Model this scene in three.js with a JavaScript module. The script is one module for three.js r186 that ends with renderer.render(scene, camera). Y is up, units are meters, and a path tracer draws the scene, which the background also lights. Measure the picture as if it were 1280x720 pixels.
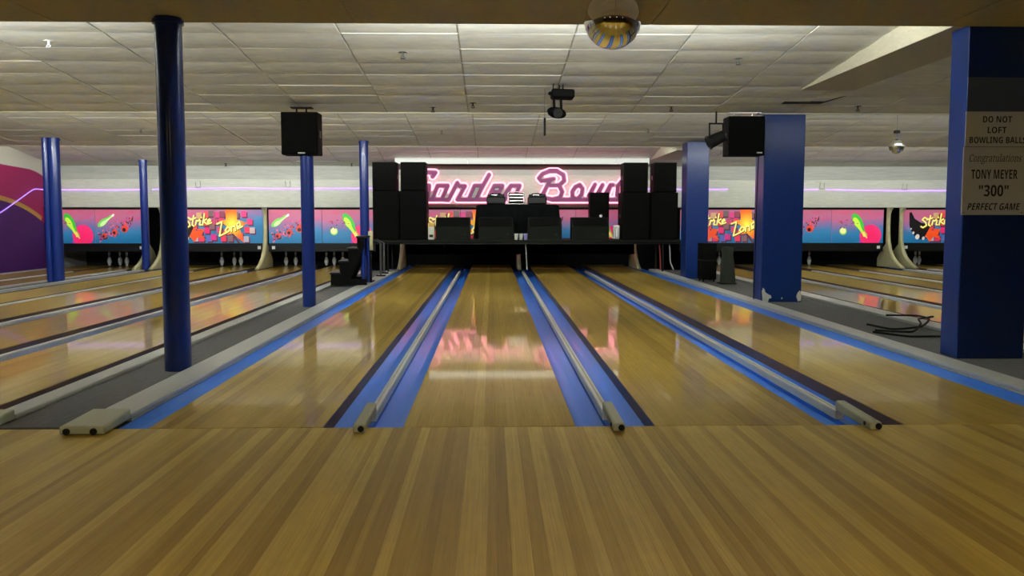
import * as THREE from 'three';
import { RoundedBoxGeometry } from 'three/addons/geometries/RoundedBoxGeometry.js';
import { mergeGeometries } from 'three/addons/utils/BufferGeometryUtils.js';
import { RectAreaLightUniformsLib } from 'three/addons/lights/RectAreaLightUniformsLib.js';

// ------------------------------------------------------------------ camera, exposure, large lights
RectAreaLightUniformsLib.init();
const scene = new THREE.Scene();
scene.background = new THREE.Color(0x000000);
const camera = new THREE.PerspectiveCamera(36.554, 16 / 9, 0.05, 80);
camera.position.set(0, 1.28, 0);
camera.rotation.order = 'YXZ';
camera.rotation.set(THREE.MathUtils.degToRad(-4.538), THREE.MathUtils.degToRad(-1.31), 0);
const renderer = new THREE.WebGLRenderer({ antialias: true });
renderer.toneMapping = THREE.LinearToneMapping;
renderer.toneMappingExposure = 2.2;
renderer.shadowMap.enabled = true;

const TUBE_COLOR = new THREE.Color(0.95, 1.0, 0.93);     // fluorescent battens in the ceiling coves
const TUBE_POWER = 150;
const LAMP_COLOR = new THREE.Color(1.0, 0.86, 0.56);     // warm downlights over the approach
const LAMP_POWER = 11;

// ------------------------------------------------------------------ small helpers
let seed = 12345;
const rnd = () => { seed = (seed * 1664525 + 1013904223) >>> 0; return seed / 4294967296; };
const rr = (a, b) => a + (b - a) * rnd();
const names = new Map();
function numbered(n) { const k = names.get(n) ?? 0; names.set(n, k + 1); return k ? n + '_' + String(k).padStart(3, '0') : n; }
function tag(o, label, category, group, kind) {
  if (label) o.userData.label = label;
  if (category) o.userData.category = category;
  if (group) o.userData.group = group;
  if (kind) o.userData.kind = kind;
  return o;
}
function thing(name, label, category, pos = [0, 0, 0], group, kind) {
  const g = new THREE.Group(); g.name = numbered(name); g.position.set(...pos); scene.add(g);
  return tag(g, label, category, group, kind);
}
function part(parent, name, geo, mat, label) {
  const m = new THREE.Mesh(Array.isArray(geo) ? merge(geo) : geo, mat);
  m.name = name; m.castShadow = m.receiveShadow = true; parent.add(m);
  if (label) m.userData.label = label;
  return m;
}
function single(name, geo, mat, label, category, group, kind) {
  const m = part(scene, numbered(name), geo, mat);
  return tag(m, label, category, group, kind);
}
function merge(list) { return mergeGeometries(list.map(g => { const q = g.index ? g.toNonIndexed() : g; for (const k of Object.keys(q.attributes)) if (!['position', 'normal', 'uv'].includes(k)) q.deleteAttribute(k); return q; })); }
const box = (x0, x1, y0, y1, z0, z1) => new THREE.BoxGeometry(Math.abs(x1 - x0), Math.abs(y1 - y0), Math.abs(z1 - z0)).translate((x0 + x1) / 2, (y0 + y1) / 2, (z0 + z1) / 2);
const rbox = (x0, x1, y0, y1, z0, z1, r = 0.01, s = 2) => new RoundedBoxGeometry(Math.abs(x1 - x0), Math.abs(y1 - y0), Math.abs(z1 - z0), s, r).translate((x0 + x1) / 2, (y0 + y1) / 2, (z0 + z1) / 2);
const cyl = (r0, r1, h, x, y, z, n = 20) => new THREE.CylinderGeometry(r1, r0, h, n).translate(x, y + h / 2, z);
const V = (x, y, z) => new THREE.Vector3(x, y, z);
const tube = (pts, r, n = 24, k = 8, closed = false) => new THREE.TubeGeometry(new THREE.CatmullRomCurve3(pts.map(p => V(...p)), closed, 'catmullrom', 0.3), n, r, k, closed);
function rod(a, b, r, k = 8) { const A = V(...a), B = V(...b), d = B.clone().sub(A); const g = new THREE.CylinderGeometry(r, r, d.length(), k); g.applyQuaternion(new THREE.Quaternion().setFromUnitVectors(V(0, 1, 0), d.normalize())); const c = A.add(B).multiplyScalar(0.5); return g.translate(c.x, c.y, c.z); }
function extrude(pts, depth, bevel = 0, holes = []) {
  const s = new THREE.Shape(pts.map(p => new THREE.Vector2(...p)));
  for (const h of holes) s.holes.push(new THREE.Path(h.map(p => new THREE.Vector2(...p))));
  return new THREE.ExtrudeGeometry(s, { depth, bevelEnabled: bevel > 0, bevelThickness: bevel, bevelSize: bevel, bevelSegments: 2, curveSegments: 8 });
}
const std = (c, roughness = 0.6, o = {}) => new THREE.MeshStandardMaterial({ color: c, roughness, ...o });
const phys = (c, roughness = 0.6, o = {}) => new THREE.MeshPhysicalMaterial({ color: c, roughness, ...o });
const lin = (r, g, b) => new THREE.Color().setRGB(r, g, b);

// value noise textures
function noiseTex(w, h, fn, repeat, srgb) {
  const d = new Uint8Array(w * h * 4);
  for (let y = 0; y < h; y++) for (let x = 0; x < w; x++) { const c = fn(x / w, y / h, x, y), i = (y * w + x) * 4; d[i] = c[0]; d[i + 1] = c[1]; d[i + 2] = c[2]; d[i + 3] = 255; }
  const t = new THREE.DataTexture(d, w, h); t.wrapS = t.wrapT = THREE.RepeatWrapping; t.magFilter = THREE.LinearFilter; t.minFilter = THREE.LinearMipmapLinearFilter; t.generateMipmaps = true;
  if (srgb) t.colorSpace = THREE.SRGBColorSpace; if (repeat) t.repeat.set(...repeat); t.needsUpdate = true; return t;
}
function lattice(nx, ny) { const a = new Float32Array(nx * ny); for (let i = 0; i < a.length; i++) a[i] = rnd(); return (u, v) => { const x = ((u % 1) + 1) % 1 * nx, y = ((v % 1) + 1) % 1 * ny, i = Math.floor(x), j = Math.floor(y), f = x - i, g = y - j, s = f * f * (3 - 2 * f), t = g * g * (3 - 2 * g), q = (p, r) => a[(r % ny) * nx + (p % nx)]; return (q(i, j) * (1 - s) + q(i + 1, j) * s) * (1 - t) + (q(i, j + 1) * (1 - s) + q(i + 1, j + 1) * s) * t; }; }
const n1 = lattice(24, 4), n2 = lattice(120, 6), n3 = lattice(10, 12), n4 = lattice(64, 64), n5 = lattice(200, 200);
const woodTex = noiseTex(256, 1024, (u, v) => { const g = 0.55 * n2(u + 0.02 * n3(u, v), v) + 0.3 * n1(u, v * 2) + 0.15 * n3(u, v * 3); const k = 205 + 50 * (g - 0.2); return [k, k * 0.985, k * 0.96]; }, [1, 1], true);
const speckTex = noiseTex(512, 512, (u, v) => { const k = 222 + 33 * (0.5 * n5(u, v) + 0.5 * n4(u, v)); return [k, k, k]; }, [1, 1], true);
const tileTex = noiseTex(512, 512, (u, v) => { const k = 226 + 30 * (0.45 * n5(u, v) + 0.55 * n3(u, v)); return [k, k * 0.995, k * 0.98]; }, [1, 1], true);
const matTex = noiseTex(512, 512, (u, v) => { const k = 150 + 105 * n5(u * 2, v * 2) * (0.7 + 0.3 * n4(u, v)); return [k, k, k]; }, [1, 1], true);
function canvasTex(w, h, draw) { const c = document.createElement('canvas'); c.width = w; c.height = h; draw(c.getContext('2d'), w, h); const t = new THREE.CanvasTexture(c); t.colorSpace = THREE.SRGBColorSpace; t.anisotropy = 4; return t; }

// ------------------------------------------------------------------ materials
const woodTones = [[0.56, 0.400, 0.080], [0.48, 0.330, 0.060], [0.64, 0.474, 0.106], [0.42, 0.280, 0.048], [0.52, 0.366, 0.070]];
const planks = woodTones.map(c => phys(lin(...c), 0.5, { map: woodTex, specularIntensity: 0.25, clearcoat: 0.22, clearcoatRoughness: 0.22 }));
const boards = woodTones.map(c => phys(lin(c[0] * 1.0, c[1] * 0.98, c[2] * 0.95), 0.5, { map: woodTex, specularIntensity: 0.15, clearcoat: 0.6, clearcoatRoughness: 0.05 }));
const M = {
  tile: std(lin(0.68, 0.675, 0.63), 0.92, { map: tileTex }),
  grid: std(lin(0.34, 0.325, 0.285), 0.7),
  crossBar: std(lin(0.52, 0.50, 0.44), 0.8),
  slab: std(lin(0.2, 0.18, 0.15), 0.95),
  soffit: std(lin(0.36, 0.28, 0.11), 0.8, { map: speckTex }),
  beam: std(lin(0.56, 0.52, 0.40), 0.85, { map: speckTex }),
  wall: std(lin(0.50, 0.50, 0.47), 0.9, { map: speckTex }),
  fascia: std(lin(0.60, 0.615, 0.54), 0.75, { map: speckTex }),
  dark: std(lin(0.03, 0.03, 0.03), 0.8),
  pit: std(lin(0.006, 0.006, 0.007), 0.95),
  laneSide: std(lin(0.085, 0.042, 0.022), 0.5),
  gutter: phys(lin(0.022, 0.16, 0.70), 0.4, { specularIntensity: 0.3, clearcoat: 0.3, clearcoatRoughness: 0.12 }),
  cap: std(lin(0.40, 0.41, 0.40), 0.42, { map: speckTex }),
  endCap: std(lin(0.36, 0.37, 0.27), 0.55, { map: speckTex }),
  alu: std(lin(0.58, 0.58, 0.52), 0.4, { metalness: 0.25 }),
  mat: std(lin(0.125, 0.122, 0.128), 0.9, { map: matTex }),
  rubber: phys(lin(0.008, 0.008, 0.008), 0.7, { specularIntensity: 0.3 }),
  blue: phys(lin(0.006, 0.026, 0.20), 0.4, { specularIntensity: 0.3, clearcoat: 0.5, clearcoatRoughness: 0.14, map: speckTex }),
  blueBox: phys(lin(0.004, 0.027, 0.165), 0.45, { specularIntensity: 0.3, clearcoat: 0.35, clearcoatRoughness: 0.2, map: speckTex }),
  blueBoard: std(lin(0.06, 0.085, 0.16), 0.55),
  speaker: phys(lin(0.004, 0.004, 0.004), 0.7, { specularIntensity: 0.12, map: matTex }),
  grille: phys(lin(0.005, 0.005, 0.005), 0.85, { specularIntensity: 0.12, map: matTex, bumpMap: matTex, bumpScale: 0.002 }),
  wedge: phys(lin(0.012, 0.014, 0.011), 0.7, { specularIntensity: 0.2, map: matTex }),
  cloth: phys(lin(0.004, 0.0045, 0.005), 0.95, { specularIntensity: 0.1 }),
  blackPlastic: phys(lin(0.008, 0.008, 0.009), 0.35, { specularIntensity: 0.4 }),
  chrome: std(lin(0.86, 0.86, 0.84), 0.03, { metalness: 1 }),
  silver: std(lin(0.7, 0.7, 0.68), 0.25, { metalness: 0.9 }),
  bracket: std(lin(0.52, 0.50, 0.29), 0.5, { map: speckTex }),
  white: std(lin(0.72, 0.72, 0.70), 0.6),
  plaster: std(lin(0.66, 0.66, 0.58), 0.9, { map: speckTex }),
  pinWhite: phys(lin(0.75, 0.75, 0.72), 0.25, { clearcoat: 0.5 }),
  pinRed: std(lin(0.35, 0.03, 0.03), 0.5),
  brown: std(lin(0.075, 0.034, 0.026), 0.7),
  signFace: std(lin(0.17, 0.045, 0.15), 0.6),
};

// ------------------------------------------------------------------ layout along the lanes (x ranges)
const FOUL = -5.3, LANE_END = -24.3, PIT = -25.2;
const WALL_L = -11.6, WALL_R = 14.6, FRONT = 7.0;
const LANES = [[-11.3, -10.45], [-10.1, -9.25], [-8.38, -7.5], [-7.22, -6.28], [-5.82, -4.84], [-4.40, -3.39], [-2.107, -1.047], [-0.547, 0.513], [1.013, 2.073], [2.573, 3.633], [5.55, 6.34], [6.8, 7.78], [8.2, 9.0], [9.4, 10.15], [11.2, 12.1], [12.5, 13.4]];

// ================================================================== STRUCTURE
{ // floor: sub-slab and planked approach
  const f = thing('floor', 'honey coloured plank approach floor in front of the foul line', 'floor', [0, 0, 0], null, 'structure');
  part(f, 'floor_slab', box(WALL_L, WALL_R, -0.35, -0.20, FRONT, PIT), M.dark);
  part(f, 'approach_base', box(WALL_L, WALL_R, -0.20, -0.02, FRONT, FOUL + 0.004), M.laneSide);
  const uvPlank = (g, x, off) => { const p = g.attributes.position, n = g.attributes.normal, uv = g.attributes.uv; for (let i = 0; i < p.count; i++) uv.setXY(i, p.getX(i) / 0.28 + off, p.getZ(i) / 2.6 + off * 3.7); return g; };
  const seq = [0, 1, 2, 1, 0, 3, 2, 1, 4, 0, 2, 4, 3, 1];
  let x = -5.2, k = 0;
  while (x < 5.6) {
    const light = k % 6 === 2 || rnd() < 0.1, w = light ? rr(0.045, 0.1) : rr(0.028, 0.07);
    const g = uvPlank(box(x, x + w - 0.0006, -0.02, 0, FRONT, FOUL + 0.004), x, rnd());
    part(f, 'plank', g, planks[light ? 2 : (rnd() < 0.6 ? [0, 1, 3, 1, 4, 3][k % 6] : seq[Math.floor(rnd() * seq.length)])]);
    x += w; k++;
  }
  const endX = x;
  part(f, 'side_boards', uvPlank(box(WALL_L, -5.2006, -0.02, 0, FRONT, FOUL + 0.004), 0, 0.3), planks[0]);
  part(f, 'side_boards', uvPlank(box(endX, WALL_R, -0.02, 0, FRONT, FOUL + 0.004), 0, 0.7), planks[1]);
}
{ // outer walls
  const muralTex = canvasTex(1024, 512, (c, w, h) => { // covers z -15 .. -23.6 and y 0 .. 3.4
    const X = z => (-(z + 15) / 8.6) * w, Y = y => (1 - y / 3.4) * h;
    c.fillStyle = '#b9b6ac'; c.fillRect(0, 0, w, h);
    c.fillStyle = '#8e1250'; c.beginPath(); c.moveTo(0, Y(2.62)); c.lineTo(X(-21), Y(2.57)); c.lineTo(X(-22.3), Y(2.52)); c.quadraticCurveTo(X(-22.9), Y(2.46), X(-23.3), Y(2.2)); c.lineTo(w, Y(2.0)); c.lineTo(w, h); c.lineTo(0, h); c.fill();
    c.fillStyle = '#3d0a5c'; c.beginPath(); c.moveTo(0, Y(1.5)); c.quadraticCurveTo(X(-18.5), Y(2.05), X(-20.9), Y(1.72)); c.quadraticCurveTo(X(-22.0), Y(1.60), X(-22.8), Y(1.22)); c.lineTo(w, Y(0.9)); c.lineTo(w, h); c.lineTo(0, h); c.fill();
    c.strokeStyle = '#a8863a'; c.lineWidth = 17; c.beginPath(); c.moveTo(0, Y(1.5)); c.quadraticCurveTo(X(-18.5), Y(2.10), X(-20.9), Y(1.78)); c.quadraticCurveTo(X(-22.0), Y(1.66), X(-22.8), Y(1.28)); c.stroke();
    for (let i = 0; i < 60; i++) { c.fillStyle = `rgba(255,255,255,${0.01 + 0.02 * rnd()})`; c.fillRect(rnd() * w, rnd() * h, 30 + 60 * rnd(), 2 + 6 * rnd()); }
  });
  const wl = thing('wall_left', 'magenta and purple painted side wall with a gold curved band', 'wall', [0, 0, 0], null, 'structure');
  part(wl, 'wall_body', box(WALL_L - 0.2, WALL_L, -0.3, 3.6, FRONT, PIT), M.wall);
  const g = new THREE.PlaneGeometry(8.6, 3.4).rotateY(Math.PI / 2).translate(WALL_L + 0.004, 1.7, -19.3);
  part(wl, 'mural', g, std(0xffffff, 0.7, { map: muralTex }));
  single('wall_right', box(WALL_R, WALL_R + 0.2, -0.3, 3.6, FRONT, PIT), M.wall, 'plain grey side wall beyond the last lanes', 'wall', null, 'structure');
  single('wall_front', box(WALL_L, WALL_R, -0.3, 3.6, FRONT, FRONT + 0.2), std(lin(0.10, 0.075, 0.05), 0.85), 'dark brown wall of the seating concourse', 'wall', null, 'structure');
  const wb = thing('wall_back', 'pale grey end wall above the pin decks', 'wall', [0, 0, 0], null, 'structure');
  part(wb, 'pit_wall', box(WALL_L, WALL_R, -0.3, 1.6, PIT, PIT - 0.2), M.pit);
  part(wb, 'upper_wall', box(WALL_L, WALL_R, 1.65, 3.6, -23.6, -23.75), M.wall);
  part(wb, 'pit_ceiling', box(WALL_L, WALL_R, 1.6, 1.65, -23.1, PIT), M.pit);
  const fz = -22.95;
  [[WALL_L, -2.45, 2.30, 'cream fascia over the masks next to the magenta wall'], [-2.45, 3.9, 2.56, 'cream fascia that carries the pink neon sign'], [3.9, WALL_R, 2.30, 'cream fascia over the masks beyond the square pillars']].forEach(([a, b, top, label], i) => {
    const f = thing('trim_' + (7 + i), label, 'fascia', [0, 0, 0], null, 'structure');
    part(f, 'fascia_panel', rbox(a + 0.004, b - 0.004, 1.575, top, fz, fz - 0.08, 0.012), M.fascia);
    if (i !== 1) part(f, 'ledge', box(a, b, 2.24, 2.29, fz - 0.08, -23.6), M.fascia);
    else { part(f, 'upper_band', box(-2.45, 3.9, 2.42, 2.555, fz + 0.012, fz), M.wall); part(f, 'head_board', box(-2.45, 3.9, 2.562, 2.675, fz - 0.02, fz - 0.07), M.brown); part(f, 'lower_band', box(-2.45, 3.9, 1.58, 1.66, fz + 0.014, fz), M.brown); }
  });
}

// ------------------------------------------------------------------ ceiling: saw-tooth bays of acoustic tiles
const LIPS = [-7.55, -13.36, -19.47];
const tileGeos = [0, 1, 2].map(k => {
  const g = new THREE.BoxGeometry(1.200, 0.014, 0.605, 1, 1, 4), p = g.attributes.position;
  for (let i = 0; i < p.count; i++) { const t = p.getZ(i) / 0.3015; p.setY(i, p.getY(i) - (0.002 + 0.0035 * k) * (1 - t * t) + 0.002 * t * (k - 1)); }
  g.computeVertexNormals(); return g;
});
const tileMats = [M.tile, std(lin(0.65, 0.645, 0.60), 0.92, { map: tileTex }), std(lin(0.71, 0.705, 0.665), 0.92, { map: tileTex })];
function bay(label, z0, y0, z1, y1) {
  const c = thing('ceiling', label, 'ceiling', [0, 0, 0], null, 'structure');
  const len = Math.hypot(z1 - z0, y1 - y0), ang = Math.atan2(y1 - y0, -(z1 - z0)), rows = Math.max(1, Math.round(len / 0.61)), dz = len / rows;
  const at = s => [y0 + (y1 - y0) * s / len, z0 + (z1 - z0) * s / len];
  const cols = []; for (let k = -9; k <= 13; k++) { const x = -0.35 + 1.22 * k; if (x > WALL_L && x + 1.22 < WALL_R + 1) cols.push(x); }
  cols.unshift(cols[0] - 1.22);
  const grid = [], cross = [];
  for (const x of cols) {
    for (let r = 0; r < rows; r++) {
      const [y, z] = at((r + 0.5) * dz), cx = x + 0.61;
      const m = part(c, 'ceiling_tile', tileGeos[Math.floor(rnd() * 3)], tileMats[Math.floor(rnd() * 3)]);
      m.position.set(cx, y + 0.004 + rr(-0.001, 0.0015), z); m.rotation.x = ang + rr(-0.004, 0.004); m.rotation.z = rr(-0.002, 0.002); m.scale.z = dz / 0.61;
      if (z0 === LIPS[0] && Math.abs(cx + 4.62) < 0.6 && r === 2) { m.rotation.x += 0.03; m.position.y -= 0.006; }   // one tile hangs askew
    }
    grid.push(new THREE.BoxGeometry(0.028, 0.02, len).rotateX(ang).translate(x, (y0 + y1) / 2 + 0.010, (z0 + z1) / 2));
  }
  for (let r = 0; r <= rows; r++) { const [y, z] = at(r * dz); cross.push(new THREE.BoxGeometry(WALL_R - WALL_L, 0.02, 0.024).rotateX(ang).translate((WALL_L + WALL_R) / 2, y + 0.009, z)); }
  part(c, 'main_runners', grid, M.grid); part(c, 'cross_runners', cross, M.crossBar);
  part(c, 'ceiling_slab', new THREE.BoxGeometry(WALL_R - WALL_L + 0.4, 0.1, len + 0.1).rotateX(ang).translate((WALL_L + WALL_R) / 2, (y0 + y1) / 2 + 0.12, (z0 + z1) / 2), M.slab);
  // riser that closes the step at the near side of this bay
  return c;
}
const bays = [
  bay('sloping tiled ceiling over the seats behind the approach', 7.0, 3.40, -1.16, 2.90),
  bay('dim brown tiled ceiling over the approach', -1.16, 3.40, -6.62, 2.96),
  bay('brightly lit tiled ceiling bay between the approach and the projector mount', LIPS[0], 3.35, LIPS[1] + 0.02, 2.875),
  bay('tiled ceiling bay over the middle of the lanes', LIPS[1], 3.40, LIPS[2] + 0.02, 2.875),
  bay('narrow tiled ceiling bay next to the end wall', LIPS[2], 3.30, -23.6, 2.69),
];
{ // lips (soffit boards + risers)
  const s = thing('trim_1', 'brown soffit board along the edge of the approach ceiling', 'soffit', [0, 0, 0], null, 'structure');
  const js = [WALL_L, -8.65, -6.15, -3.65, -1.15, 1.35, 3.85, 6.35, 8.85, 11.35, WALL_R];
  for (let i = 0; i + 1 < js.length; i++) part(s, 'soffit_panel', rbox(js[i] + 0.003, js[i + 1] - 0.003, 2.925, 2.96, -6.62, LIPS[0], 0.004, 1), M.soffit);
  part(s, 'riser', box(WALL_L, WALL_R, 2.927, 3.50, LIPS[0] + 0.05, LIPS[0] + 0.012), M.slab);
  LIPS.slice(1).concat([-1.16]).forEach((z, i) => {
    const t = thing('trim_' + (i + 2), ['thin edge strip under the second ceiling step', 'thin edge strip under the third ceiling step', 'edge strip of the ceiling step over the approach'][i], 'trim', [0, 0, 0], null, 'structure');
    part(t, 'edge_strip', box(WALL_L, WALL_R, i === 2 ? 2.875 : 2.858, i === 2 ? 2.89 : 2.878, z + 0.06, z), M.beam);
    part(t, 'riser', box(WALL_L, WALL_R, 2.878, 3.50, z + 0.05, z + 0.012), M.slab);
  });
}
function beamBox(name, label, x0, x1, z0, z1, y) {
  const b = thing(name, label, 'beam', [0, 0, 0], null, 'structure');
  part(b, 'beam_casing', rbox(x0, x1, y, y + 0.55, z0, z1, 0.006, 1), M.beam);
  return b;
}
{
  const b = beamBox('trim_5', 'long boxed-in ceiling beam running between the near and middle blue pillars', 4.13, 4.86, LIPS[0] - 0.01, -12.4, 2.995);
  part(b, 'gap_angle', [box(4.15, 4.72, 2.925, 2.945, -12.45, -12.6), rod([4.72, 2.94, -12.5], [4.92, 2.99, -12.0], 0.015)], M.rubber);
  beamBox('trim_6', 'short boxed-in ceiling beam behind the far blue pillar', 4.12, 4.85, LIPS[2] - 0.03, -22.9, 2.80);
}

// ------------------------------------------------------------------ fluorescent battens hidden behind the ceiling steps
function batten(x0, x1, z, y, power, label) {
  const t = thing('fluorescent_batten', label, 'lamp', [(x0 + x1) / 2, y, z], 'fluorescent battens in the ceiling coves');
  const w = x1 - x0;
  part(t, 'housing', box(-w / 2, w / 2, 0.012, 0.05, -0.03, 0.03), M.white);
  part(t, 'tube', new THREE.CylinderGeometry(0.013, 0.013, w - 0.05, 10).rotateZ(Math.PI / 2).translate(0, -0.01, -0.01), std(0x222222, 0.4, { emissive: TUBE_COLOR, emissiveIntensity: 4 }));
  for (const s of [-1, 1]) part(t, 'tube_holder', box(s * w / 2 - 0.012, s * w / 2 + 0.012, -0.03, 0.012, -0.03, 0.015), M.white);
  const L = new THREE.RectAreaLight(TUBE_COLOR, TUBE_POWER * power, w - 0.05, 0.05);
  L.name = 'batten_light'; L.position.set(0, -0.01, -0.05); t.add(L); L.lookAt(t.position.x, y + 3, z - 2.6);
}
for (const [x0, x1, p] of [[-10.5, -7.5, 1.05], [-7.2, -3.75, 1.2], [-1.45, 1.0, 1.35], [1.1, 3.2, 1.4], [5.2, 8.2, 0.22]]) batten(x0, x1, LIPS[0] - 0.10, 3.06, p, 'fluorescent batten behind the step of the approach ceiling');
for (const [x0, x1, p] of [[-10.5, -6.5, 0.85], [-6, -3.4, 0.85], [-3.2, -0.2, 0.85], [0.2, 3.4, 0.85], [4.9, 8, 0.75], [8.4, 11.6, 0.75]]) batten(x0, x1, LIPS[1] - 0.10, 3.02, p, 'fluorescent batten behind the second ceiling step');
for (const [x0, x1, p] of [[-10.8, -7, 0.58], [-6.8, -3, 0.58], [-2.5, 0.5, 0.36], [0.8, 3.8, 0.36], [5, 8.5, 0.54], [9, 12.5, 0.54]]) batten(x0, x1, LIPS[2] - 0.10, 3.02, p, 'fluorescent batten behind the third ceiling step');

// warm downlights over the approach, behind the camera
for (const [x, l] of [[-4.9, 'warm downlight near the magenta wall end of the approach'], [-1.5, 'warm downlight over the start of the wedge lane'], [1.9, 'warm downlight over the start of the upright speaker lane'], [5.3, 'warm downlight near the plain wall end of the approach']]) {
  const t = thing('downlight', l, 'lamp', [x, 2.80, 0.8], 'warm downlights over the approach');
  part(t, 'can', [new THREE.CylinderGeometry(0.14, 0.14, 0.16, 28).translate(0, 0.10, 0), rod([0, 0.17, 0], [0, 0.25, 0], 0.02)], M.white);
  part(t, 'trim_ring', new THREE.TorusGeometry(0.13, 0.02, 10, 28).rotateX(Math.PI / 2), M.white);
  part(t, 'globe', new THREE.SphereGeometry(0.105, 28, 18).scale(1, 0.8, 1).translate(0, -0.03, 0), std(0x332a1c, 0.5, { emissive: LAMP_COLOR, emissiveIntensity: 6 }));
  const L = new THREE.SpotLight(LAMP_COLOR, LAMP_POWER, 0, 0.88, 0.85, 2); L.name = 'downlight_light'; L.position.set(0, -0.05, 0); t.add(L);
  L.castShadow = true; L.shadow.radius = 5; L.target.position.set(0, -2.8, -2.2); L.target.name = 'downlight_aim'; t.add(L.target);
}

// ================================================================== LANES
const laneText = ['outermost lane beside the magenta wall', 'lane between outermost lane and twin pipe column', 'lane bordering the twin pipe column walkway', 'third lane out from the single pipe columns', 'second lane out from the single pipe columns', 'lane bordering the single pipe columns, opposite the stage', 'lane that ends below the lettered mask wedge', 'centre lane that ends below the equipment table', 'lane that ends below the upright stage speaker', 'lane bordering the square blue pillars', 'first lane beyond the square pillar walkway', 'second lane beyond the square pillar walkway', 'third lane beyond the square pillar walkway', 'fourth lane beyond the square pillar walkway', 'lane just past the paired cream brackets', 'last lane next to the plain side wall'];
const uvLane = (g, off) => { const p = g.attributes.position, uv = g.attributes.uv; for (let i = 0; i < p.count; i++) uv.setXY(i, p.getX(i) / 0.28 + off, p.getZ(i) / 2.6 + off * 2.3); return g; };
function gutterGeo(x0, x1, dep = 0) {
  const w = x1 - x0, pts = []; const n = 8;
  for (let i = 0; i <= n; i++) { const t = i / n; pts.push([x0 + 0.003 + (w - 0.006) * t, dep - 0.088 - 0.026 * Math.sin(Math.PI * t)]); }
  for (let i = n; i >= 0; i--) { const t = i / n; pts.push([x0 + 0.003 + (w - 0.006) * t, dep - 0.108 - 0.026 * Math.sin(Math.PI * t)]); }
  return extrude(pts, FOUL - LANE_END - 0.02).translate(0, 0, LANE_END);
}
LANES.forEach(([a, b], i) => {
  const t = thing('bowling_lane', 'polished maple ' + laneText[i], 'bowling lane', [0, 0, 0], 'bowling lanes');
  const near = i >= 5 && i <= 9, n = near ? 15 : 1, w = (b - a) / n;
  part(t, 'lane_bed', box(a, b, -0.2, -0.03, FOUL - 0.012, LANE_END), M.laneSide);
  let last = -1;
  for (let k = 0; k < n; k++) {
    let m = (i === 5 ? [0, 4, 0, 4, 1] : [0, 4, 1, 2, 4, 0, 3])[Math.floor(rnd() * (i === 5 ? 5 : 7))]; last = m;
    part(t, near ? 'board' : 'lane_surface', uvLane(box(a + k * w, a + (k + 1) * w - (near ? 0.0005 : 0), -0.03, 0, FOUL - 0.012, LANE_END), rnd()), boards[near ? m : i % 3]);
  }
  for (const s of [-0.004, b - a - 0.001]) part(t, 'lane_edge', box(a + s, a + s + 0.005, -0.11, -0.003, FOUL - 0.012, LANE_END), M.laneSide);
});

// gaps between lanes: gutters, bumper rails, capped walkways
const railGeo = (() => {
  const s = [[-0.029, 0], [-0.029, 0.05], [-0.024, 0.058], [-0.009, 0.058], [-0.005, 0.044], [0.005, 0.044], [0.009, 0.058], [0.024, 0.058], [0.029, 0.05], [0.029, 0]];
  return extrude(s, 15.85).translate(0, -0.056, -21.55);
})();
const capEndGeo = (w, l, h) => { // plastic nose: tapered plan with chamfered top
  const g = new RoundedBoxGeometry(w, h, l, 3, 0.014), p = g.attributes.position;
  for (let i = 0; i < p.count; i++) { const t = (p.getZ(i) + l / 2) / l; p.setX(i, p.getX(i) * (1 + 0.12 * t)); if (p.getY(i) > 0) p.setY(i, p.getY(i) - 0.018 * t * t); }
  g.computeVertexNormals(); return g;
};
function rail(x, label) {
  const t = thing('bumper_rail', label, 'bumper rail', [x, 0, 0], 'bumper rails between gutters');
  part(t, 'support', box(-0.02, 0.02, -0.2, -0.056, FOUL - 0.02, -21.55), M.gutter);
  part(t, 'rail', railGeo, M.alu);
  const e = part(t, 'end_cap', capEndGeo(0.066, 0.56, 0.07).translate(0, 0.037, -5.42), M.endCap, 'olive grey plastic rail end');
  part(e, 'hole', new THREE.CylinderGeometry(0.019, 0.019, 0.02, 14).rotateX(Math.PI / 2).translate(0.012, 0.03, -5.142), M.rubber);
  part(e, 'hole', new THREE.CylinderGeometry(0.012, 0.012, 0.012, 12).rotateZ(Math.PI / 2).translate(-0.036, 0.03, -5.22), M.rubber);
}
function walkway(label, g0, c0, m0, c1, fine, sides) {
  const t = thing('walkway', label, 'walkway', [0, 0, 0]);
  part(t, 'base', box(g0, c1, -0.2, -0.012, FOUL - 0.02, -21.6), M.dark);
  for (const [q0, q1] of [[g0, c0], [m0, c1]]) part(t, 'ledge', box(q0, q1, -0.012, 0.004, FOUL - 0.26, -21.6), M.cap);
  part(t, 'mat', box(c0 + 0.002, m0 - 0.002, -0.012, 0.004, FOUL - 0.03, -21.5), M.mat, 'dark grey carpet runner');
  [[g0, c0], [m0, c1]].forEach(([x0, x1], k) => {
    const c = thing('capping_strip', sides[k], 'capping strip', [(x0 + x1) / 2, 0, 0], 'grey capping strips of the walkways');
    const w = x1 - x0;
    part(c, 'strip', rbox(-w / 2, w / 2, 0.0045, 0.036, FOUL - 0.25, -21.6, 0.009), M.cap);
    if (fine) {
      const n = part(c, 'nose', capEndGeo(w, 0.42, 0.068).translate(0, 0.0390, -5.34), M.endCap, 'olive grey moulded plastic end');
      for (const q of [-0.36, 0.3]) part(n, 'hole', new THREE.CylinderGeometry(0.02, 0.02, 0.02, 12).rotateX(Math.PI / 2).translate(q * w, 0.026, -5.128), M.rubber);
    }
  });
}
const gutterAt = (x0, x1, label, dep) => single('gutter', gutterGeo(x0, x1, dep), M.gutter, label, 'gutter', 'blue gutters');
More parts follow.
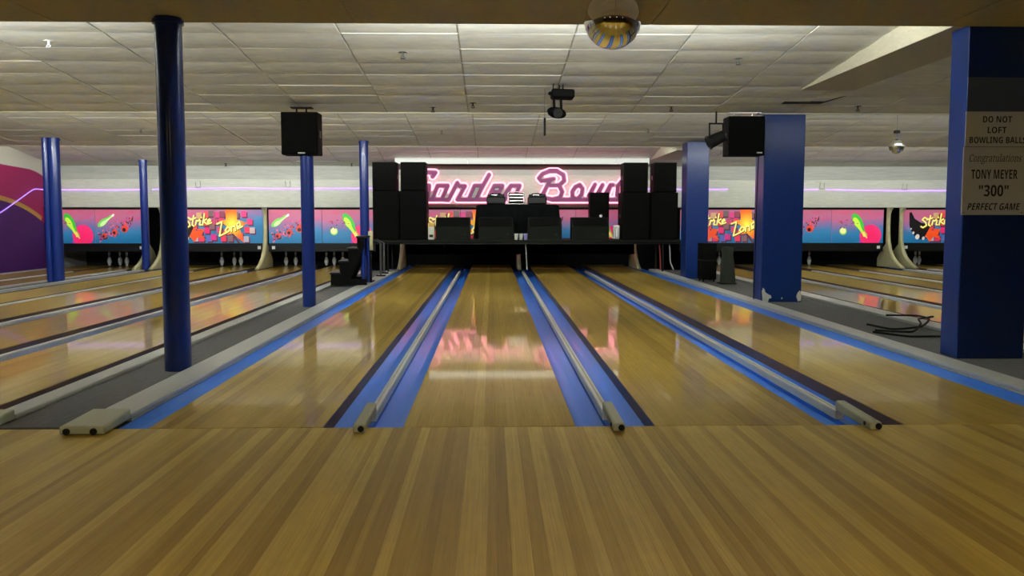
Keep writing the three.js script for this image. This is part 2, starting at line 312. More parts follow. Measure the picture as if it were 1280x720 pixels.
const walks = {
  1: [[-9.10, -8.98, -8.66, -8.54], 'dim walkway with the twin pipe column standing on it', ['narrow grey cap of the twin column walkway facing the magenta wall', 'narrow grey cap of the twin column walkway facing the stage']],
  5: [[-3.20, -3.04, -2.55, -2.31], 'dark carpeted walkway with pale grey caps under the single pipe columns', ['pale grey cap of the pipe column walkway facing the magenta wall', 'wide pale grey cap of the pipe column walkway facing the stage']],
  9: [[3.90, 4.12, 5.10, 5.36], 'wide dark carpeted walkway under the square blue pillars', ['pale grey cap of the square pillar walkway facing the stage', 'pale grey cap of the square pillar walkway under the black cables']],
  13: [[10.30, 10.42, 10.90, 11.05], 'dim walkway ending at the paired cream brackets', ['narrow grey cap leading to the first of the paired cream brackets', 'narrow grey cap leading to the second of the paired cream brackets']],
};
for (let i = 0; i + 1 < LANES.length; i++) {
  const a = LANES[i][1], b = LANES[i + 1][0];
  if (walks[i]) {
    const [[g0, c0, m0, c1], label, sides] = walks[i];
    gutterAt(a + 0.002, g0, 'blue gutter of the ' + laneText[i] + ', plain wall side', i === 9 ? 0.075 : 0); gutterAt(c1, b - 0.002, 'blue gutter of the ' + laneText[i + 1] + ', magenta wall side', i === 5 ? 0.075 : 0);
    walkway(label, g0, c0, m0, c1, i === 5 || i === 9, sides);
  } else {
    const m = (a + b) / 2;
    const where = 'between the ' + laneText[i].split(' that ')[0].split(' under ')[0] + ' and its neighbour';
    gutterAt(a + 0.002, m - 0.022, 'blue gutter of the ' + laneText[i] + ', plain wall side'); gutterAt(m + 0.022, b - 0.002, 'blue gutter of the ' + laneText[i + 1] + ', magenta wall side');
    rail(m, 'grooved bumper rail along the ' + laneText[i] + ', plain wall side');
  }
}

// ================================================================== COLUMNS
function pipeColumn(x, z, r, y1, label, extra) {
  const t = thing('pipe_column', label, 'column', [x, 0.005, z], 'round blue pipe columns');
  part(t, 'pipe', new THREE.CylinderGeometry(r, r, y1 - 0.005, 36, 1).translate(0, (y1 - 0.005) / 2, 0), M.blue);
  part(t, 'collar', new THREE.CylinderGeometry(r * 1.14, r * 1.14, 0.03, 36).translate(0, y1 - 0.04, 0), M.blue);
  if (extra) part(t, 'conduit_pipe', new THREE.CylinderGeometry(extra[1], extra[1], y1 - 0.005, 24).translate(extra[0], (y1 - 0.005) / 2, extra[2]), M.blue);
}
pipeColumn(-2.66, -7.38, 0.108, 2.923, 'tall dark blue pipe column nearest the approach, on the carpeted walkway');
pipeColumn(-2.67, -12.75, 0.095, 2.25, 'blue pipe column carrying a black loudspeaker on its top');
pipeColumn(-2.67, -18.4, 0.095, 2.90, 'blue pipe column beside the black portable steps and speaker stack');
pipeColumn(-8.80, -17.9, 0.105, 2.90, 'twin blue pipe column on the walkway near the magenta wall', [-0.15, 0.065, 0.05]);
pipeColumn(-8.73, -22.2, 0.095, 2.75, 'blue pipe column between the paired cream brackets by the end wall');

function squareColumn(x0, x1, z0, z1, y1, label) {
  const t = thing('square_pillar', label, 'pillar', [(x0 + x1) / 2, 0.005, (z0 + z1) / 2], 'square blue pillars');
  const w = x1 - x0, d = z0 - z1;
  part(t, 'shaft', rbox(-w / 2, w / 2, 0, y1 - 0.005, d / 2, -d / 2, 0.012), M.blueBox);
  return t;
}
const pA = squareColumn(4.24, 4.86, -7.8, -8.1, 2.998, 'big dark blue square pillar with two white notices on it');
const pB = squareColumn(4.125, 4.75, -13.25, -13.67, 2.855, 'blue square pillar with chipped white plaster at its foot');
squareColumn(4.125, 4.60, -18.5, -19.0, 2.90, 'blue square pillar beside the stage and black speaker stack');
{ // chipped plaster at the foot of the middle pillar (local to the pillar)
  const zf = 0.21 + 0.002;
  const flake = (pts) => extrude(pts, 0.004).translate(0, 0, zf);
  part(pB, 'plaster_patch', flake([[-0.285, 0.0], [-0.20, 0.0], [-0.19, 0.05], [-0.15, 0.06], [-0.155, 0.10], [-0.20, 0.12], [-0.245, 0.15], [-0.26, 0.20], [-0.285, 0.22], [-0.30, 0.16], [-0.29, 0.08]]), M.plaster, 'bare white plaster where the blue paint broke off');
  part(pB, 'plaster_patch', flake([[0.26, 0.01], [0.305, 0.02], [0.31, 0.14], [0.29, 0.18], [0.26, 0.15], [0.235, 0.09]]), M.plaster);
  part(pB, 'plaster_patch', flake([[0.0, 0.05], [0.018, 0.045], [0.025, 0.065], [0.008, 0.075]]), M.plaster);
}
{ // notices on the near pillar
  const zf = -7.8 + 0.006;
  const sign1 = canvasTex(1024, 600, (c, w, h) => {
    c.fillStyle = '#cfd0d6'; c.fillRect(0, 0, w, h); c.fillStyle = '#141414'; c.textAlign = 'center'; c.textBaseline = 'middle';
    c.font = 'bold 150px sans-serif'; c.fillText('DO NOT', w * 0.5, h * 0.22, w * 0.48); c.fillText('LOFT', w * 0.5, h * 0.53, w * 0.32); c.fillText('BOWLING BALLS', w * 0.52, h * 0.82, w * 0.93);
  });
  const sign2 = canvasTex(900, 1000, (c, w, h) => {
    c.fillStyle = '#cccdd4'; c.fillRect(0, 0, w, h); c.fillStyle = '#141414'; c.textAlign = 'center'; c.textBaseline = 'middle';
    c.font = 'italic 150px serif'; c.fillText('Congratulations', w * 0.5, h * 0.16, w * 0.84);
    c.font = 'bold 190px sans-serif'; c.fillText('TONY MEYER', w * 0.5, h * 0.40, w * 0.74); c.font = 'bold 230px sans-serif'; c.fillText('"300"', w * 0.5, h * 0.645, w * 0.5);
    c.font = 'italic bold 140px sans-serif'; c.fillText('PERFECT GAME', w * 0.5, h * 0.88, w * 0.84);
    for (const [x, y] of [[0.03, 0.97], [0.96, 0.97]]) { c.beginPath(); c.arc(w * x, h * y, 9, 0, 7); c.fill(); }
  });
  const put = (name, tex, x0, x1, y0, y1, label) => {
    const t = thing(name, label, 'sign', [(x0 + x1) / 2, (y0 + y1) / 2, zf]);
    part(t, 'backing', new RoundedBoxGeometry(x1 - x0, y1 - y0, 0.008, 1, 0.002), M.white);
    part(t, 'print', new THREE.PlaneGeometry(x1 - x0 - 0.004, y1 - y0 - 0.004).translate(0, 0, 0.0052), std(0xffffff, 0.6, { map: tex }));
  };
  put('rule_notice', sign1, 4.235, 4.80, 1.925, 2.235, 'white notice about lofting bowling balls, upper of two on the dark pillar');
  put('award_notice', sign2, 4.225, 4.80, 1.315, 1.92, 'white perfect game congratulation notice, lower of two on the dark pillar');
  const t = thing('blank_board', 'plain slate blue board above the notices on the dark pillar', 'board', [4.54, 2.385, zf]);
  part(t, 'panel', new RoundedBoxGeometry(0.60, 0.30, 0.008, 1, 0.002), M.blueBoard);
}

// ================================================================== MASKING UNITS, BRACKETS, PINS
const rg = (c, x0, y0, x1, y1, st) => { const g = c.createLinearGradient(x0, y0, x1, y1); st.forEach(([p, k]) => g.addColorStop(p, k)); return g; };
const poly = (c, pts, fill) => { c.fillStyle = fill; c.beginPath(); pts.forEach(([x, y], i) => i ? c.lineTo(x, y) : c.moveTo(x, y)); c.closePath(); c.fill(); };
const strokes = (c, list, lw, col) => { c.strokeStyle = col; c.lineWidth = lw; c.lineCap = c.lineJoin = 'round'; for (const s of list) { c.beginPath(); s.forEach(([x, y], i) => i ? c.lineTo(x, y) : c.moveTo(x, y)); c.stroke(); } };
function sky2(c, w, h) { c.fillStyle = rg(c, 0, 0, w * 0.05, h, [[0, '#bc5c76'], [0.35, '#ae668c'], [0.55, '#7c6a9e'], [0.75, '#2f77a8'], [1, '#186a9a']]); c.fillRect(0, 0, w, h); for (let i = 0; i < 40; i++) { c.fillStyle = `rgba(225,60,110,${0.05 + 0.12 * rnd()})`; c.beginPath(); c.ellipse(rnd() * w, rnd() * h * 0.4, 20 + 60 * rnd(), 6 + 14 * rnd(), 0, 0, 7); c.fill(); } }
const W = 1056, H = 330;
const texA = canvasTex(W, H, (c) => { // lettered mask
  sky2(c, W, H);
  const S = 58; const cells = [[0.30, 0.86, '#a99aa8'], [0.36, 0.86, '#d8305f'], [0.345, 0.66, '#e8452c'], [0.42, 0.62, '#e0236f'], [0.44, 0.86, '#5a62b0'], [0.485, 0.82, '#d02a86'], [0.47, 0.5, '#7c5a60'], [0.52, 0.16, '#cf3a80'], [0.565, 0.34, '#d8336b'], [0.545, 0.6, '#d83a62'], [0.585, 0.86, '#dd2f58'], [0.655, 0.86, '#7a5c63'], [0.80, 0.13, '#ee2a78'], [0.86, 0.36, '#ea2a72'], [0.83, 0.60, '#e83258'], [0.885, 0.62, '#b8a2a8'], [0.82, 0.88, '#a9a4b8'], [0.41, 0.15, '#e0484f'], [0.465, 0.12, '#6f5a5e'], [0.34, 0.18, '#c8a070'], [0.405, 0.40, '#e2324a'], [0.29, 0.5, '#d9405a'], [0.72, 0.16, '#7b6258'], [0.76, 0.78, '#e8402f'], [0.62, 0.66, '#c73060'], [0.50, 0.36, '#c23a6a'], [0.575, 0.14, '#8a3a50']];
  for (const [x, y] of cells) { c.fillStyle = '#5c1430'; c.fillRect(x * W - S / 2 + 13, y * H - S / 2 + 13, S, S); }
  for (const [x, y, k] of cells) { c.fillStyle = k; c.fillRect(x * W - S / 2, y * H - S / 2, S, S); }
  // black ball with checks
  poly(c, [[70, 30], [95, 25], [130, 90], [200, 130], [290, 150], [300, 250], [240, 300], [170, 290], [110, 240], [75, 160]], '#120c10');
  for (const [x, y, s] of [[120, 230, 20], [165, 270, 38], [230, 285, 26], [95, 190, 12], [260, 262, 18]]) { c.fillStyle = '#cfc6c4'; c.beginPath(); c.ellipse(x, y, s * 0.6, s * 0.7, 0.4, 0, 7); c.fill(); }
  // star bursts
  poly(c, [[250, 260], [300, 170], [330, 215], [420, 190], [380, 250], [430, 300], [340, 270], [300, 320]], '#f0501e');
  const st = c.createRadialGradient(715, 150, 10, 715, 150, 190); st.addColorStop(0, '#fff04a'); st.addColorStop(0.35, '#ffb02a'); st.addColorStop(0.7, '#ff6a18'); st.addColorStop(1, '#f84a1e');
  poly(c, [[640, 0], [765, 0], [770, 100], [880, 130], [800, 190], [845, 328], [720, 235], [600, 250], [655, 160], [560, 110], [650, 100]], st);
  poly(c, [[700, 235], [725, 235], [800, 328], [775, 328]], '#5a1a22');
  // lettering
  const word1 = [[[268, 92], [235, 78], [212, 100], [250, 128], [258, 158], [222, 178], [200, 168]], [[300, 60], [282, 150], [300, 162]], [[262, 100], [322, 82]], [[318, 150], [330, 106], [348, 112], [362, 96]], [[372, 108], [362, 148], [378, 150]], [[384, 76], [385, 78]], [[418, 42], [396, 150]], [[400, 118], [440, 92]], [[408, 116], [442, 142]], [[452, 124], [484, 106], [470, 94], [452, 110], [456, 140], [492, 128]]];
  const word2 = [[[548, 140], [604, 120], [572, 258], [640, 230]], [[664, 172], [640, 200], [652, 224], [684, 206], [690, 176], [664, 172]], [[704, 214], [706, 166], [720, 168], [742, 158], [748, 206]], [[768, 176], [806, 152], [794, 120], [768, 140], [770, 190], [826, 164]]];
  for (const wd of [word1, word2]) { strokes(c, wd.map(s => s.map(([x, y]) => [x + 5, y + 6])), 20, '#5a3a10'); strokes(c, wd, 17, '#f2e24a'); strokes(c, wd, 8, '#fff6b0'); }
});
const pinPath = (c, x, y, len, ang, col, hi) => { c.save(); c.translate(x, y); c.rotate(ang); for (const [k, s, dx] of [[col, 1, 0], [hi, 0.62, -len * 0.045]]) { c.fillStyle = k; c.beginPath(); c.ellipse(dx, -len * 0.16, len * 0.16 * s, len * 0.34 * s, 0, 0, 7); c.fill(); c.beginPath(); c.moveTo(dx - len * 0.10 * s, 0); c.lineTo(dx - len * 0.05 * s, len * 0.36); c.lineTo(dx + len * 0.05 * s, len * 0.36); c.lineTo(dx + len * 0.10 * s, 0); c.fill(); c.beginPath(); c.arc(dx, len * 0.38, len * 0.075 * s, 0, 7); c.fill(); } c.restore(); };
const texP = [0, 1].map(kind => canvasTex(528, H, (c, w) => {
  sky2(c, w, H);
  if (kind === 0) { // ball, green pin, pink disc
    poly(c, [[280, 330], [320, 230], [350, 330]], '#9a3fb0');
    const g = c.createRadialGradient(400, 260, 20, 400, 260, 120); g.addColorStop(0, '#f8246a'); g.addColorStop(0.8, '#ee2c72'); g.addColorStop(1, '#c8448a'); c.fillStyle = g; c.beginPath(); c.arc(400, 258, 112, 0, 7); c.fill();
    c.fillStyle = '#8fce58'; c.beginPath(); c.arc(118, 214, 38, 0, 7); c.fill(); c.fillStyle = '#f4f8a8'; c.beginPath(); c.arc(116, 210, 29, 0, 7); c.fill();
    pinPath(c, 290, 160, 280, -0.55, '#3cbf3a', '#c4ee4a'); pinPath(c, 345, 250, 90, -0.55, '#e8b84a', '#ffd890');
    for (let i = 0; i < 16; i++) { c.fillStyle = ['#8a2a50', '#50265e', '#c03a5a'][i % 3]; c.fillRect(20 + rnd() * 240, 90 + rnd() * 90, 8 + rnd() * 14, 4 + rnd() * 9); }
  } else { // flying pin and a burst of splinters
    pinPath(c, 105, 110, 190, 3.14 + 0.95, '#6fcf5a', '#c8f2a0'); c.fillStyle = '#f4ece0'; c.beginPath(); c.ellipse(190, 58, 20, 12, -0.7, 0, 7); c.fill();
    for (let i = 0; i < 150; i++) { const t = rnd(), x = 30 + t * 370, y = 275 - t * 165 + (rnd() - 0.5) * (40 + 110 * (1 - Math.abs(t - 0.5))); c.fillStyle = ['#e0503a', '#d8407a', '#3a1430', '#a03a78', '#501838', '#d86a8a'][Math.floor(rnd() * 6)]; const s = 6 + rnd() * 20; c.save(); c.translate(x, y); c.rotate(rnd() * 3); c.fillRect(-s / 2, -s / 3, s, s * 0.6); c.restore(); }
    for (const [x, y, r] of [[90, 255, 26], [205, 220, 30], [310, 190, 36]]) { c.fillStyle = '#d8402e'; c.beginPath(); c.arc(x, y, r, 0, 7); c.fill(); c.fillStyle = '#2a0a18'; c.beginPath(); c.arc(x - 6, y + 8, r * 0.5, 0, 7); c.fill(); }
  }
}));
const MASK_GLOW = 0.18;
const halfTex = (t, k) => { const q = t.clone(); q.repeat.set(0.5, 1); q.offset.set(0.5 * k, 0); q.needsUpdate = true; return q; };
const artMats = [halfTex(texA, 0), halfTex(texA, 1), texP[0], texP[1]].map(t => std(0xffffff, 0.35, { map: t, emissive: 0xffffff, emissiveMap: t, emissiveIntensity: MASK_GLOW }));
const MZ = -22.9, MY0 = 0.645, MY1 = 1.52;
const plate = box(-0.04, 0.04, -0.04, 0.04, 0, 0.01);
function maskUnit(x0, x1, arts, label) {
  const t = thing('mask_unit', label, 'mask panel', [(x0 + x1) / 2, 0, MZ], 'printed mask panels over the pin decks');
  const w = x1 - x0, h = MY1 - MY0;
  part(t, 'housing', box(-w / 2, w / 2, MY0 - 0.02, MY1 + 0.025, -0.03, -0.15), M.dark);
  arts.forEach((k, i) => { const pw = w / 2 - 0.012; part(t, 'art_panel', new THREE.BoxGeometry(pw, h, 0.02).translate((i - 0.5) * w / 2, (MY0 + MY1) / 2, -0.015), artMats[k], ['backlit print with yellow script lettering', 'backlit print with yellow script lettering and star', 'backlit print with green pin and pink disc', 'backlit print with flying pin and splinters'][k]); });
  part(t, 'top_trim', box(-w / 2, w / 2, MY1, MY1 + 0.03, 0.012, -0.03), M.rubber);
  part(t, 'lower_valance', box(-w / 2, w / 2, 0.43, MY0 - 0.002, -0.01, -0.08), M.blackPlastic);
  for (const s of [-1, 1]) { const m = part(t, 'number_plate', plate, M.white); m.position.set(s * (w / 2 - 0.12), 0.53, -0.008); }
  const L = new THREE.RectAreaLight(new THREE.Color(1, 0.35, 0.45), 0.03, w - 0.05, h - 0.05); L.name = 'mask_light'; L.position.set(0, (MY0 + MY1) / 2, 0.02); t.add(L); L.rotation.y = Math.PI;
}
maskUnit(-11.58, -9.0, [2, 3], 'glowing pin and splinter mask panel next to the magenta wall');
maskUnit(-8.46, -5.95, [0, 1], 'glowing lettered mask panel behind the nearest pipe column');
maskUnit(-5.82, -3.05, [3, 2], 'glowing splinter and green pin mask panel beside the speaker stack column');
maskUnit(-2.25, 0.60, [0, 1], 'lettered mask panel half hidden behind the stage wedges');
maskUnit(0.78, 3.62, [3, 2], 'splinter and pin mask panel half hidden behind the upright stage speaker');
maskUnit(4.95, 7.55, [0, 1], 'glowing lettered mask panel behind the chipped square pillar');
maskUnit(7.58, 10.36, [3, 2], 'glowing splinter and green pin mask panel left of the paired cream brackets'.replace('left of', 'adjoining'));
maskUnit(10.86, 13.5, [0, 1], 'glowing lettered mask panel past the paired cream brackets');

const bracketGeo = (() => { // side profile (z forward, y up) swept across its thickness
  const pts = [[-0.30, 0], [1.15, 0], [0.85, 0.10], [0.55, 0.26], [0.36, 0.46], [0.26, 0.70], [0.22, 1.0], [0.22, 1.38], [0.30, 1.50], [0.38, 1.55], [0.19, 1.55], [0.19, 0.6], [-0.1, 0.4], [-0.30, 0.2]];
  return extrude(pts, 0.075, 0.012).rotateY(-Math.PI / 2).translate(0.037, 0, 0);
})();
const rimGeo = (() => { const pts = [[1.16, 0.005], [0.86, 0.105], [0.56, 0.265], [0.37, 0.465], [0.27, 0.70], [0.235, 1.0], [0.235, 1.38], [0.31, 1.50]]; return tube(pts.map(([z, y]) => [0, y, z]), 0.03, 40, 8).scale(1.5, 1, 1); })();
for (const [x, label] of [[-8.93, 'cream curved bracket next to the first mask panel by the magenta wall'], [-8.53, 'cream curved bracket adjoining the lettered mask panel behind the nearest column'], [-5.885, 'single cream curved bracket between lettered and splinter mask panels'], [-2.34, 'cream bracket under the stage below the wide speaker stack'], [0.69, 'cream bracket under the middle of the stage'], [3.72, 'cream bracket under the stage end near the square pillars'], [10.46, 'cream curved bracket at the green pin mask panel, first of the pair'], [10.80, 'cream curved bracket at the far lettered mask panel, second of the pair']]) {
  const t = thing('division_bracket', label, 'bracket', [x, 0.014, -23.05], 'cream division brackets');
  const low = x > -3 && x < 4;
  part(t, 'side_plate', bracketGeo, M.bracket); part(t, 'front_rim', rimGeo, M.bracket);
}

const pinGeo = new THREE.LatheGeometry([[0, 0], [0.026, 0], [0.029, 0.01], [0.044, 0.06], [0.0605, 0.115], [0.055, 0.16], [0.036, 0.21], [0.0235, 0.25], [0.025, 0.285], [0.032, 0.33], [0.030, 0.355], [0.019, 0.375], [0, 0.381]].map(p => new THREE.Vector2(...p)), 16);
const stripeGeo = new THREE.LatheGeometry([[0.0265, 0.240], [0.0245, 0.252], [0.0265, 0.268]].map(p => new THREE.Vector2(...p)), 16);
for (const [xs, where] of [[[-10.45, -10.22, -9.98], 'in the dark pit next to the magenta wall'], [[-7.40, -7.10, -6.88], 'in the pit of the lettered mask behind the nearest column'], [[-5.65, -5.42], 'in the pit just past the single cream bracket'], [[-4.55, -4.36, -4.1], 'in the pit beside the portable steps'], [[6.02, 6.22, 6.30, 5.8], 'in the pit behind the chipped square pillar'], [[8.35, 8.58, 8.82], 'in the pit of the green pin mask by the paired brackets'], [[11.3, 11.55, 11.8, 11.98], 'in the pit past the paired brackets']])
  xs.forEach((x, i) => {
    const t = thing('bowling_pin', 'white bowling pin standing ' + where, 'bowling pin', [x, 0, -24.05 - 0.14 * (i % 2)], 'bowling pins');
    part(t, 'body', pinGeo, M.pinWhite); part(t, 'neck_stripe', stripeGeo, M.pinRed);
  });

// ================================================================== NEON
const VIOLET = new THREE.Color(0.40, 0.20, 1.0);
function neonRun(pts, label, power) {
  const t = thing('neon_tube', label, 'neon tube', [0, 0, 0], 'violet neon runs');
  part(t, 'glass_tube', tube(pts, 0.013, Math.max(4, pts.length * 6), 8), std(0x222233, 0.3, { emissive: VIOLET, emissiveIntensity: power }));
  return t;
}
function neonLight(t, x0, x1, y, z) { const L = new THREE.RectAreaLight(VIOLET, 0.5, x1 - x0, 0.04); L.name = 'neon_light'; L.position.set((x0 + x1) / 2, y, z); L.rotation.y = Math.PI; t.add(L); }
{
  const NZ = -22.932;
  const a = neonRun([[-11.5, 2.03, NZ], [-10.2, 2.025, NZ], [-8.9, 2.03, NZ]], 'violet neon run on the cream fascia next to the magenta wall', 1.25); neonLight(a, -11.5, -8.9, 2.03, NZ + 0.03);
  const b = neonRun([[-8.8, 2.04, NZ], [-6.6, 2.07, NZ], [-5.4, 2.055, NZ], [-3.0, 2.07, NZ], [-2.5, 2.065, NZ]], 'violet neon run on the fascia ending at the speaker stack', 1.25); neonLight(b, -8.8, -2.5, 2.06, NZ + 0.03);
  const c = neonRun([[4.0, 2.05, NZ], [6.2, 2.05, NZ]], 'violet neon run on the fascia beside the far square pillar', 1.25); neonLight(c, 4.0, 6.2, 2.05, NZ + 0.03);
  const d = neonRun([[6.9, 2.045, NZ], [8.6, 2.045, NZ]], 'violet neon run on the fascia adjoining the middle square pillar', 1.25); neonLight(d, 6.9, 8.6, 2.045, NZ + 0.03);
  const e = neonRun([[8.8, 2.05, NZ], [9.6, 2.03, NZ], [10.8, 2.02, NZ], [13.8, 2.02, NZ]], 'violet neon run on the fascia over the paired cream brackets', 1.25); neonLight(e, 8.8, 13.8, 2.025, NZ + 0.03);
  neonRun([[-11.56, 1.05, -19.6], [-11.56, 1.44, -20.9], [-11.56, 1.95, -22.2], [-11.55, 2.03, -22.45], [-11.54, 2.03, -22.85]], 'violet neon run slanting up the magenta side wall', 0.8);
  // wire standoffs
  for (const [x, y] of [[-7.62, 2.06], [-5.3, 2.07], [-2.95, 2.07], [4.3, 2.05], [8.7, 2.04], [10.9, 2.02]]) {
    const s = thing('neon_standoff', 'small clear standoff holding the violet neon on the fascia', 'standoff', [x, y + 0.03, -22.945], 'neon standoffs');
    part(s, 'arm', [rod([-0.06, 0, 0], [-0.06, 0.16, 0.03], 0.006), rod([0.06, 0, 0], [0.06, 0.16, 0.03], 0.006), rod([-0.06, 0, 0.02], [0.06, 0, 0.02], 0.008)], M.silver);
  }
}
{ // script sign: strokes in sign units (1 = 1/100 m * 2.1), face and neon outline from one distance field
  const U = 0.02096, OX = 615, OY = 273.5;
  const S = [
    // G
    [[541.3, 221.5], [545, 216.3], [533, 216], [525, 219], [519, 228], [517.5, 239], [521, 247.5], [528, 250], [535, 249.5], [537, 232.3], [530, 232.5]],
    // a
    [[535, 249.5], [540.5, 249.5], [547.5, 232.5], [560, 232.5], [552.8, 249.5], [540.5, 249.5]], [[552.8, 249.5], [561, 250], [572, 229]],
    // r
    [[572, 229], [574, 233], [581.5, 233], [572, 249.5], [586, 249.5]],
    // d
    [[586, 249.5], [593.5, 232.5], [603, 232.5], [595, 249.5], [586, 249.5]], [[611.5, 219], [603, 234], [595, 249.5], [609, 249.5]],
    // e
    [[614, 240], [624.5, 240], [628, 232.5], [618, 232.5], [611, 247], [613, 250], [626, 250]],
    // n
    [[626, 250], [638.5, 232.5], [649.5, 232.5], [642, 249.5], [650, 249.5]], [[638.5, 232.5], [631, 250]],
    // B
    [[692, 224], [676.5, 226.5], [673.5, 223], [678, 217.8], [686.6, 214.6], [696, 214.6], [704, 219], [705, 226.5], [698.7, 231.8], [688, 232]], [[688, 225.5], [684, 232], [679, 242], [681, 247.5]], [[698.7, 231.8], [702.7, 240], [700, 247], [690.6, 249.5], [681, 247.5]],
    // o
    [[716, 247.5], [715, 240], [719, 234], [724.5, 231.4], [728, 236], [727, 243], [722, 249], [716, 247.5]],
    // w
    [[743.5, 231], [736, 245], [738, 249.5], [743, 249.5], [753, 231.5]], [[753, 231.5], [746.5, 245], [748, 249.5], [753, 249.5], [763, 231.5], [766, 231.5]],
    // l
    [[763, 231.5], [757, 249.5]], [[776, 248], [771.3, 244], [772.5, 232.5], [780, 222.5], [787, 217], [791, 219], [788, 228], [776, 248], [784, 249.5], [792, 247]],
    // base line
    [[690, 249.6], [776, 249.6]],
  ];
  const x0 = 505, y0 = 205, st = 0.5, nx = 600, ny = 112, F = new Float32Array(nx * ny).fill(1e3);
  for (const s of S) for (let k = 0; k + 1 < s.length; k++) {
    const [ax, ay] = s[k], [bx, by] = s[k + 1], dx = bx - ax, dy = by - ay, ll = dx * dx + dy * dy;
    const i0 = Math.max(0, Math.floor((Math.min(ax, bx) - 9 - x0) / st)), i1 = Math.min(nx - 1, Math.ceil((Math.max(ax, bx) + 9 - x0) / st)), j0 = Math.max(0, Math.floor((Math.min(ay, by) - 9 - y0) / st)), j1 = Math.min(ny - 1, Math.ceil((Math.max(ay, by) + 9 - y0) / st));
    for (let j = j0; j <= j1; j++) for (let i = i0; i <= i1; i++) { const px = x0 + i * st, py = y0 + j * st, t = Math.min(1, Math.max(0, ((px - ax) * dx + (py - ay) * dy) / ll)); const d = Math.hypot(px - ax - t * dx, py - ay - t * dy); if (d < F[j * nx + i]) F[j * nx + i] = d; }
  }
  function contours(level) { // marching squares, chained into closed loops
    const seg = new Map(), key = (e) => e;
    const P = new Map();
    const pt = (i, j, d) => { const id = (j * nx + i) * 2 + d; if (!P.has(id)) { const a = F[j * nx + i], b = d ? F[(j + 1) * nx + i] : F[j * nx + i + 1], t = (level - a) / (b - a); P.set(id, d ? [x0 + i * st, y0 + (j + t) * st] : [x0 + (i + t) * st, y0 + j * st]); } return id; };
    const link = (a, b) => { seg.set(a, b); };
    for (let j = 0; j + 1 < ny; j++) for (let i = 0; i + 1 < nx; i++) {
      const c = (F[j * nx + i] < level ? 1 : 0) | (F[j * nx + i + 1] < level ? 2 : 0) | (F[(j + 1) * nx + i + 1] < level ? 4 : 0) | (F[(j + 1) * nx + i] < level ? 8 : 0);
      if (c === 0 || c === 15) continue;
      const T = () => pt(i, j, 0), B = () => pt(i, j + 1, 0), Lf = () => pt(i, j, 1), R = () => pt(i + 1, j, 1);
      switch (c) { case 1: link(T(), Lf()); break; case 2: link(R(), T()); break; case 3: link(R(), Lf()); break; case 4: link(B(), R()); break; case 5: link(T(), R()); link(B(), Lf()); break; case 6: link(B(), T()); break; case 7: link(B(), Lf()); break; case 8: link(Lf(), B()); break; case 9: link(T(), B()); break; case 10: link(Lf(), T()); link(R(), B()); break; case 11: link(R(), B()); break; case 12: link(Lf(), R()); break; case 13: link(T(), R()); break; case 14: link(Lf(), T()); break; }
    }
    const loops = [];
    while (seg.size) { const start = seg.keys().next().value; let cur = start; const lp = []; while (seg.has(cur)) { lp.push(P.get(cur)); const n = seg.get(cur); seg.delete(cur); cur = n; } if (lp.length > 8) loops.push(lp); }
    return loops;
  }
  const area = l => l.reduce((s, p, i) => { const q = l[(i + 1) % l.length]; return s + p[0] * q[1] - q[0] * p[1]; }, 0) / 2;
  const thin = (l, n) => l.filter((_, i) => i % n === 0);
  const toM = ([x, y]) => [(x - OX) * U, (OY - y) * U + 1.28];
  const inside = (p, l) => { let r = false; for (let i = 0, j = l.length - 1; i < l.length; j = i++) if ((l[i][1] > p[1]) !== (l[j][1] > p[1]) && p[0] < (l[j][0] - l[i][0]) * (p[1] - l[i][1]) / (l[j][1] - l[i][1]) + l[i][0]) r = !r; return r; };
  const sign = thing('neon_sign', 'pink script neon sign with white glowing outlines on the cream end wall', 'neon sign', [0, 0, -22.93]);
  const faces = contours(2.1).map(l => thin(l, 2)).filter(l => Math.abs(area(l)) > 3);
  const big = Math.sign(area(faces.slice().sort((a, b) => Math.abs(area(b)) - Math.abs(area(a)))[0]));
  const outers = faces.filter(l => Math.sign(area(l)) === big), holes = faces.filter(l => Math.sign(area(l)) !== big);
  for (const o of outers) part(sign, 'letter_face', extrude(o.map(toM), 0.035, 0, holes.filter(h => inside(h[0], o)).map(h => h.map(toM))), M.signFace, 'mauve raised script lettering');
  const neonPink = std(0x331122, 0.3, { emissive: new THREE.Color(1.0, 0.24, 0.38), emissiveIntensity: 1.9 });
  for (const l of contours(3.9)) {
    if (Math.abs(area(l)) < 5) continue;
    const pts = thin(l, 3).map(p => { const [x, y] = toM(p); return V(x, y, 0.075); });
    if (pts.length < 6) continue;
    part(sign, 'outline_tube', new THREE.TubeGeometry(new THREE.CatmullRomCurve3(pts, true), Math.min(420, pts.length * 2), 0.019, 6, true), neonPink, 'white pink neon outline tube');
  }
  const L = new THREE.RectAreaLight(new THREE.Color(1, 0.25, 0.42), 0.16, 5.4, 0.7); L.name = 'neon_sign_light'; L.position.set(0.95, 2.1, 0.13); L.rotation.y = Math.PI; sign.add(L);
}
